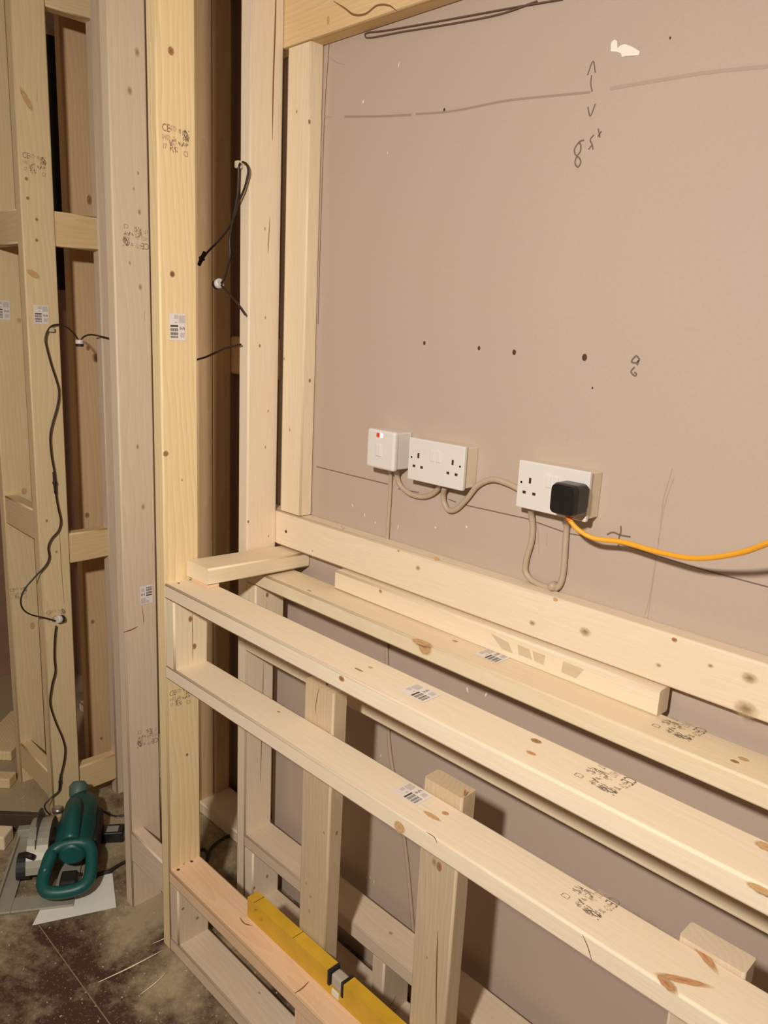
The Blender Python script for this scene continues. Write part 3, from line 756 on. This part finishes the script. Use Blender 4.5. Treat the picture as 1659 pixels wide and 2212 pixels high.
bm = bmesh.new(); bm_box(bm, -1.1765, -1.1665, -.0552, -.050, 1.342, 1.351, .0008); bm_to_obj('neon_lamp', bm, REDN, t)
bm = bmesh.new(); bm_box(bm, -1.1665, -1.1585, -.0552, -.050, 1.342, 1.351, .0008); bm_to_obj('neon_lamp', bm, NEON, t)

def cable(name, pts, r, mat, label, cat, y=-.006, n=8):
    P = [WY(p[0], p[1], p[2] if len(p) > 2 else y) for p in pts]
    return set_props(tube(name, P, r, mat, None, 10, n), label, cat)
cable('grey_cable', [(842, 1012, -.02), (844, 1026, -.010), (843, 1060), (840, 1110), (837, 1160), (834, 1250), (835, 1400), (838, 1520), (842, 1620), (862, 1740), (878, 1850), (893, 2010), (900, 2060)], .0042, GREYC, 'thin grey cable dropping from the square switch down behind the bench', 'cable', -.0055)
cable('grey_cable', [(857, 1014, -.02), (858, 1030, -.012), (866, 1050), (885, 1066), (910, 1073), (932, 1068), (948, 1054, -.012), (952, 1042, -.022)], .0055, GREYC, 'short sagging grey cable joining the square switch to the middle double socket', 'cable', -.0075)
cable('grey_cable', [(961, 1052, -.022), (958, 1066, -.012), (959, 1084), (968, 1101), (985, 1100), (1008, 1078), (1032, 1049), (1062, 1036), (1090, 1042), (1112, 1052), (1126, 1060)], .0057, GREYC, 'thick grey cable looping up between the two double sockets', 'cable', -.0075)
cable('grey_cable', [(1146, 1098, -.022), (1148, 1112, -.012), (1151, 1140), (1148, 1170), (1138, 1205), (1135, 1232), (1145, 1250), (1165, 1262), (1190, 1271), (1204, 1269), (1213, 1254), (1218, 1225), (1221, 1180), (1224, 1140), (1225, 1116, -.02)], .0057, GREYC, 'grey cable hanging in a long U below the plugged double socket', 'cable', -.0075)
bm = bmesh.new(); c = WY(1195, 1266, -.009); lathe_bm(bm, [(.003, -.010), (.008, -.007), (.009, 0), (.008, .007), (.004, .011)], frame_matrix(c, EX, EZ), 10)
set_props(bm_to_obj('cable_tie', bm, GREYC), 'grey tie knot gathering the bottom of the U-shaped cable', 'cable tie')

# plug and orange lead
t = empty('extension_lead', WY(1224, 1080, -.06), 'orange extension lead with black plug running off to the right', 'extension lead')
pc = WY(1216, 1080, -.092); yfp = -.0453
bm = bmesh.new()
w, h = .0255, .0265
def rr(hx, hz, r, n=5):
    out = []
    for (sx, sz, a0) in ((1, 1, 0), (-1, 1, 90), (-1, -1, 180), (1, -1, 270)):
        for k in range(n+1):
            a = math.radians(a0+90*k/n); out.append((sx*(hx-r)+r*math.cos(a), sz*(hz-r)+r*math.sin(a)))
    return out
rings = []
pcx, pcz = pc.x, pc.z
for (yy, s) in ((yfp, .80), (yfp-.010, .86), (yfp-.012, 1.0), (-.086, 1.0), (-.0925, .93), (-.0935, .80)):
    rings.append([bm.verts.new((pcx+x*s, yy, pcz+z*s)) for x, z in rr(w, h, .010)])
for q in range(len(rings)-1):
    n = len(rings[q])
    for k in range(n): bm.faces.new((rings[q][k], rings[q][(k+1) % n], rings[q+1][(k+1) % n], rings[q+1][k]))
bm.faces.new(rings[-1]); bm.faces.new(rings[0][::-1])
bm_to_obj('plug', bm, BLACKP, t)
P = [WY(1226, 1110, -.070), WY(1230, 1122, -.070), WY(1250, 1145, -.066), WY(1285, 1163, -.058), WY(1345, 1171, -.052), WY(1420, 1192, -.060), WY(1500, 1206, -.085), WY(1590, 1196, -.12), WY(1659, 1173, -.15), WY(1760, 1130, -.19)]
tube('flex', P, .0042, ORANGE, t, 10)
tube('cord_grip', [WY(1224, 1102, -.072), WY(1227, 1113, -.071), WY(1231, 1123, -.070)], .0056, plain('orange_grip', srgb(242, 110, 30), .5), t, 10)

# loose dark wires above the panel
set_props(tube('loose_wire', [WY(x, y, -.004) for x, y in ((1215, -2), (1120, 14), (1000, 36), (900, 54), (830, 66), (795, 70), (788, 76), (800, 81), (870, 68), (980, 50), (1080, 30), (1160, 2))], .0013, plain('brown_wire', srgb(104, 84, 72), .6), None, 6), 'thin dark wire folded back on itself along the top of the wall', 'wire')

# ------------------------------------------------------------------ puck light strings
def puck(parent, c, axis, r=.011):
    a = Vector(axis).normalized(); u = a.orthogonal().normalized()
    M = frame_matrix(c, u, a.cross(u))
    bm = bmesh.new(); lathe_bm(bm, [(r, 0), (r*1.03, .002), (r*1.03, .010), (r*.9, .012)], M, 16); cap = bm_to_obj('puck_cap', bm, WHITE, parent)
    bm = bmesh.new(); lathe_bm(bm, [(r*.98, -.007), (r*1.0, -.005), (r*1.0, 0)], M, 16); bm_to_obj('puck_lens', bm, RUBBER, parent)
def connector(parent, p, q, r=.0055):
    p, q = Vector(p), Vector(q)
    bm = bmesh.new(); tube_bm(bm, [p, p.lerp(q, .15), p.lerp(q, .4), p.lerp(q, .5), p.lerp(q, .6), p.lerp(q, .85), q], r, 10, 0, lambda s: r*(.7+.5*math.exp(-((s-.5)/.13)**2)))
    bm_to_obj('inline_connector', bm, RUBBER, parent)
XW = XP0+.014
sl = empty('light_string', WX(105, 1200, XW), 'black wired puck light string hanging down the left stud', 'light string')
W1 = [(236, 731), (215, 726), (196, 723), (182, 727), (174, 735)]
W2 = [(170, 735), (160, 721), (146, 708), (128, 701), (112, 704), (102, 716), (98, 731), (100, 748), (110, 786), (121, 820), (127, 845), (124, 875), (113, 915), (108, 945), (111, 985), (117, 1020), (120, 1064), (126, 1100), (131, 1125), (126, 1146), (111, 1164), (104, 1182), (106, 1204), (98, 1222), (76, 1246), (54, 1272), (45, 1296), (50, 1316), (68, 1328), (98, 1335), (120, 1341)]
W3 = [(121, 1352), (118, 1378), (117, 1420), (119, 1450), (112, 1480), (108, 1520), (120, 1560), (133, 1590), (140, 1616), (138, 1645), (131, 1676), (128, 1706), (112, 1722), (97, 1738), (99, 1750), (108, 1760)]
for Wp in (W1, W2, W3): tube('wire', [WX(a, b, XW) for a, b in Wp], .0024, BLACKW, sl, 6, 5)
puck(sl, WX(172, 743, XW), EZ); puck(sl, WX(131, 1337, XW), Vector((.2, -.9, .1)))
connector(sl, WX(116, 1020, XW), WX(120, 1066, XW)); connector(sl, WX(131, 1672, XW), WX(128, 1706, XW), .0045)
bm = bmesh.new(); c = WX(106, 712, XP0); bm_box(bm, c.x+.0004, c.x+.016, c.y-.006, c.y+.010, c.z-.006, c.z+.006, .003); bm_to_obj('cable_clip', bm, plain('clip_plastic', srgb(200, 186, 160), .5), sl)
YW = RF-.012
sr = empty('light_string', WY(524, 356, YW), 'black wired puck light string looped over a clip on the inner tall post', 'light string')
tube('wire', [WY(a, b, YW) for a, b in ((524, 350), (532, 354), (536, 366), (534, 385), (527, 410), (514, 440), (505, 470), (490, 498), (470, 522), (448, 545), (440, 556))], .0026, BLACKW, sr, 6, 6)
tube('wire', [WY(a, b, YW) for a, b in ((519, 352), (516, 362), (515, 385), (513, 420), (506, 460), (500, 490), (496, 520), (497, 550), (492, 575), (485, 600), (478, 612))], .0026, BLACKW, sr, 6, 6)
tube('wire', [WY(a, b, YW) for a, b in ((478, 616), (488, 628), (500, 640), (516, 660), (530, 680))], .0026, BLACKW, sr, 6, 6)
tube('wire', [WY(a, b, YW) for a, b in ((425, 777), (445, 771), (465, 762), (490, 751), (520, 744))], .0024, BLACKW, sr, 6, 6)
connector(sr, WY(442, 545, YW), WY(430, 572, YW), .0065)
puck(sr, WY(470, 614, YW), Vector((.9, .1, .25)))
bm = bmesh.new(); c = WY(523, 357, RF); bm_box(bm, c.x-.008, c.x+.006, c.y-.016, c.y-.0004, c.z-.008, c.z+.008, .003); bm_to_obj('cable_clip', bm, plain('clip_plastic_pale', srgb(206, 190, 168), .5), sr)

# ------------------------------------------------------------------ spirit level on the low front rail
lv = empty('spirit_level', (-1.0, -.278, .231), 'long yellow spirit level standing on the low pinkish rail', 'spirit level')
LX0, LX1, LY0, LY1, LZ0, LZ1 = -1.286, -.686, -.2935, -.2645, .2312, .283
def level_body(bm, xa, xb, hole=None):
    pts = [(xa, LZ0), (xb, LZ0), (xb, LZ1), (xa, LZ1)]
    M = Matrix(((1, 0, 0, 0), (0, 0, 1, 0), (0, 1, 0, 0), (0, 0, 0, 1)))
    if not hole:
        prism_bm(bm, pts, M, LY0, LY1); return
    hx, hz, rx, rz = hole; n = 16
    ring = [(hx+rx*math.cos(2*math.pi*k/n), hz+rz*math.sin(2*math.pi*k/n)) for k in range(n)]
    # outer points matched by angle
    outer = []
    for k in range(n):
        a = 2*math.pi*k/n; dx, dz = math.cos(a), math.sin(a)
        tt = min(((xb-hx)/dx if dx > 1e-6 else (xa-hx)/dx if dx < -1e-6 else 1e9), ((LZ1-hz)/dz if dz > 1e-6 else (LZ0-hz)/dz if dz < -1e-6 else 1e9))
        outer.append((hx+dx*tt, hz+dz*tt))
    # snap nearest outer points to the corners
    for cpt in pts:
        j = min(range(n), key=lambda k: (outer[k][0]-cpt[0])**2+(outer[k][1]-cpt[1])**2); outer[j] = cpt
    def mk(p, y): return bm.verts.new((p[0], y, p[1]))
    rf_, rb_, of_, ob_ = [[mk(p, y) for p in L_] for L_, y in ((ring, LY0), (ring, LY1), (outer, LY0), (outer, LY1))]
    for k in range(n):
        j = (k+1) % n
        bm.faces.new((of_[k], of_[j], rf_[j], rf_[k])); bm.faces.new((ob_[k], rb_[k], rb_[j], ob_[j]))
        bm.faces.new((rf_[k], rf_[j], rb_[j], rb_[k])); bm.faces.new((of_[k], ob_[k], ob_[j], of_[j]))
bm = bmesh.new()
level_body(bm, LX0, -1.19, (-1.243, .262, .017, .012)); level_body(bm, -1.19, -1.005); level_body(bm, -.955, LX1)
bm_box(bm, -1.005, -.955, LY0, LY1, LZ0, LZ0+.018)
bmesh.ops.remove_doubles(bm, verts=bm.verts[:], dist=1e-5)
bm_to_obj('body', bm, YELLOW, lv)
for x in (-1.0035, -.9625):
    bm = bmesh.new(); bm_box(bm, x, x+.006, LY0-.0008, LY1+.0008, LZ0+.018, LZ1+.0012, .001); bm_to_obj('vial_holder', bm, RUBBER, lv)
bm = bmesh.new(); bm_box(bm, -.9970, -.9630, LY0+.002, LY1-.002, LZ0+.0185, LZ1-.003, .006, 3); bm_to_obj('vial', bm, VIAL, lv)
bm = bmesh.new(); bm_box(bm, -.990, -.968, LY0-.001, LY0+.003, LZ0+.003, LZ0+.019, .004, 3); bm_to_obj('vial_window', bm, VIALW, lv)
bm = bmesh.new()
for x in (-1.262, -1.12): bm_box(bm, x, x+.0012, LY0-.0003, LY1, LZ1-.0002, LZ1+.0003)
bm_to_obj('scale_mark', bm, RUBBER, lv)

# ------------------------------------------------------------------ tools on the floor
ER = Vector((.709, .705, 0)); ED = Vector((.705, -.709, 0))
o = WZ(68, 2000, 0); q = [WZ(x, y, 0) for x, y in ((70, 2000), (251, 1961), (243, 1888), (120, 1900))]
bm = bmesh.new()
cen = sum(q, Vector())/4
M0 = Matrix.Identity(4)
prism_bm(bm, [(p.x, p.y) for p in q], M0, .0012, .0022)
fold = bm_to_obj('paper_sheet', bm, PAPER); set_props(fold, 'creased white paper sheet lying on the floor under the circular saw', 'paper')
so = WZ(42, 1806, 0)
cs = empty('circular_saw', so, 'teal circular saw with grey metal guard and base standing on the floor', 'circular saw')
rot = math.radians(14)
ea = ER*math.cos(rot)+ED*math.sin(rot)*-1; eb = ED*math.cos(rot)+ER*math.sin(rot)
SM = Matrix(((ea.x, eb.x, 0, so.x), (ea.y, eb.y, 0, so.y), (0, 0, 1, .0024), (0, 0, 0, 1))) @ Matrix.Diagonal((1.22, 1.15, 1.15, 1))
def sbox(bm, a0, a1, b0, b1, z0, z1, bev=.002): bm_box(bm, a0, a1, b0, b1, z0, z1, bev, 2, 0, SM)
bm = bmesh.new()
sbox(bm, 0, .036, 0, .30, .0, .006); sbox(bm, .036, .165, .252, .30, .0, .006); sbox(bm, .036, .165, 0, .04, .0, .006); sbox(bm, .118, .165, .04, .252, 0, .006)
sbox(bm, 0, .006, 0, .30, .006, .016, .001); sbox(bm, .0, .030, .0, .022, .006, .030)
bm_to_obj('base_shoe', bm, ALU, cs)
# upper blade guard: hollow half drum standing on the shoe, plane b-z
def arc(r, a0, a1, n, c): return [(c[0]+r*math.cos(math.radians(a0+(a1-a0)*k/n)), c[1]+r*math.sin(math.radians(a0+(a1-a0)*k/n))) for k in range(n+1)]
GM = SM @ Matrix(((0, 0, 1, 0), (1, 0, 0, 0), (0, 1, 0, 0), (0, 0, 0, 1)))     # local x->b, y->z, z->a
bm = bmesh.new()
o_, i_ = arc(.092, 8, 178, 16, (.118, .016)), arc(.066, 178, 8, 16, (.118, .016))
prism_bm(bm, o_+i_, GM, .052, .098)
bm_to_obj('blade_guard', bm, ALU, cs)
bm = bmesh.new(); prism_bm(bm, arc(.066, 0, 358, 28, (.118, .074)), GM, .070, .0722); bm_to_obj('blade', bm, plain('saw_blade', srgb(96, 88, 82), .4, .6), cs)
bm = bmesh.new()
prism_bm(bm, arc(.034, -20, 200, 12, (.17, .026)), GM, .030, .060); tube_bm(bm, [SM @ Vector(v) for v in ((.045, .16, .05), (.05, .19, .075), (.07, .21, .08))], .008, 8)
bm_to_obj('guard_lever', bm, RUBBER, cs)
bm = bmesh.new()
lathe_bm(bm, [(.018, -.035), (.034, -.028), (.040, .0), (.042, .05), (.045, .10), (.043, .15), (.034, .185), (.022, .20)], SM @ Matrix(((1, 0, 0, .152), (0, 0, 1, .015), (0, -1, 0, .076), (0, 0, 0, 1))), 24)
bm_to_obj('motor_housing', bm, TEAL, cs)
bm = bmesh.new(); lathe_bm(bm, [(.016, 0), (.022, .01), (.023, .035), (.014, .046)], SM @ Matrix(((1, 0, 0, .140), (0, .8, -.6, -.012), (0, .6, .8, .085), (0, 0, 0, 1))), 16); bm_to_obj('front_knob', bm, plain('grey_green_grip', srgb(84, 104, 96), .5), cs)
bm = bmesh.new()
hp = [SM @ Vector(v) for v in ((.145, .05, .115), (.148, .10, .135), (.150, .15, .130), (.150, .20, .105))]
tube_bm(bm, smooth_path(hp, 5), .018, 12, 0, lambda s: .016+.008*s)
bm_to_obj('handle', bm, TEAL, cs)
loop = [SM @ Vector(v) for v in ((.112, .205, .085), (.100, .255, .060), (.108, .292, .045), (.150, .300, .042), (.192, .290, .050), (.200, .245, .072), (.190, .205, .092), (.150, .196, .098), (.112, .205, .085), (.100, .255, .060))]
bm = bmesh.new(); tube_bm(bm, smooth_path(loop, 5), .017, 10); bm_to_obj('rear_handle', bm, TEAL, cs)
bm = bmesh.new(); sbox(bm, .180, .204, .02, .16, .010, .080, .010); bm_to_obj('battery', bm, RUBBER, cs)
bm = bmesh.new(); sbox(bm, .132, .168, .225, .270, .012, .045, .006); bm_to_obj('trigger_block', bm, RUBBER, cs)
bm = bmesh.new(); lathe_bm(bm, [(.010, 0), (.014, .003), (.014, .012), (.008, .015)], SM @ Matrix.Translation((.098, .03, .078)), 14); bm_to_obj('arbor_knob', bm, plain('bright_steel', srgb(190, 184, 178), .25, .9), cs)

# dark board on edge, pale block, charger, cables, splinters
a = WZ(-45, 1790, 0); b = WZ(98, 1795, 0); u = (b-a).normalized(); ln = (b-a).length
M = frame_matrix(a, u, EZ.cross(u))
bm = bmesh.new(); bm_box(bm, 0, ln, -.009, .009, 0.0003, .060, .002, 2, 0, M)
set_props(bm_to_obj('timber_offcut', bm, DARKWOOD), 'dark brown board on its edge behind the saw at the left border', 'timber')
a = WZ(-42, 1836, 0)
M = frame_matrix(a, ER, -ED)
bm = bmesh.new(); bm_box(bm, 0, .072, 0, .06, 0.0003, .045, .005, 2, 0, M)
set_props(bm_to_obj('timber_offcut', bm, PALE), 'small pale timber block on the floor at the left border below the dark board', 'timber')
for k, (pxa, pya, L_, hh) in enumerate(((-60, 1640, .14, .036), (-75, 1700, .15, .036))):
    a = WZ(pxa, pya, 0); M = frame_matrix(a, ER, -ED)
    bm = bmesh.new(); bm_box(bm, 0, L_, 0, .30 if k == 0 else .05, .0003, hh, .004, 2, 0, M)
    set_props(bm_to_obj('timber_offcut', bm, OLIVE if k else YELL), ('wide yellowish offcut lying beyond the leftmost stud', 'narrow dull offcut lying nearest the leftmost stud on its far side')[k], 'timber')
a = WZ(214, 1824, 0)
M = frame_matrix(a, ER*.98+ED*-.2, ER*.2+ED*.98) @ Matrix.Rotation(math.radians(0), 4, 'X')
ch = empty('charger', a, 'black charger brick with grey label on the floor behind the saw', 'charger')
Mc = frame_matrix(a, (ER*.98-ED*.16).normalized(), (-ED*.98-ER*.16))
bm = bmesh.new(); bm_box(bm, 0, .072, 0, .05, .0005, .036, .006, 3, 0, Mc); bm_to_obj('case', bm, BLACKP, ch)
bm = bmesh.new(); bm_box(bm, .020, .054, .008, .036, .036, .0366, 0, 2, 0, Mc); bm_to_obj('rating_label', bm, plain('grey_label', srgb(150, 148, 140), .5), ch)
set_props(tube('power_cable', [WZ(x, y, .006) for x, y in ((178, 1905), (196, 1900), (215, 1888), (236, 1882), (262, 1866), (300, 1850))], .0062, RUBBER, None, 8, 6, lambda s: .008-.004*s), 'black power cable leaving the saw towards the posts', 'cable')
set_props(tube('thin_cord', [WZ(x, y, .004) for x, y in ((176, 1770), (184, 1752), (200, 1746), (222, 1752), (245, 1762), (262, 1762), (300, 1756))], .003, BLACKW, None, 6, 6), 'thin black cord on the dusty floor behind the charger', 'cord')
set_props(tube('mains_cord', [WZ(x, y, .005) for x, y in ((432, 1836), (440, 1834), (447, 1842), (446, 1862), (452, 1838), (466, 1822), (492, 1806), (520, 1796))], .0042, BLACKW, None, 6, 6), 'black cord curling on the floor between the two bench frames', 'cord')
for k, (pa, pb, w_) in enumerate((((212, 2122), (352, 2052), .0022), ((303, 2148), (360, 2100), .0018), ((330, 2038), (372, 2016), .0014))):
    a, b = WZ(pa[0], pa[1], .0022), WZ(pb[0], pb[1], .0022)
    set_props(tube('wood_splinter', [a, a.lerp(b, .5)+Vector((.003, 0, 0)), b], w_, PALE, None, 5, 3, lambda s: w_*(1-.6*abs(2*s-1))), ('longest pale wood splinter on the dark floor', 'short pale wood splinter nearest the bottom edge', 'tiny pale splinter at the foot of the bench post')[k], 'splinter', 'splinters on the floor')
rc = random.Random(21)
bm = bmesh.new()
for k in range(700):
    x = rc.uniform(-3.0, -1.15); y = rc.gauss(-.45, .22)
    if y > .05: continue
    s_ = rc.uniform(.0006, .0024); an = rc.uniform(0, 6.28)
    M = Matrix.Translation((x, y, 0)) @ Matrix.Rotation(an, 4, 'Z')
    bm_box(bm, -s_, s_, -s_*.5, s_*.5, .0003, .0003+s_*.6, 0, 2, 0, M)
sd = bm_to_obj('sawdust', bm, plain('sawdust_chips', srgb(206, 184, 142), .8), floor); sd['kind'] = 'stuff'; sd['label'] = 'scattered pale sawdust chips over the dark floor'
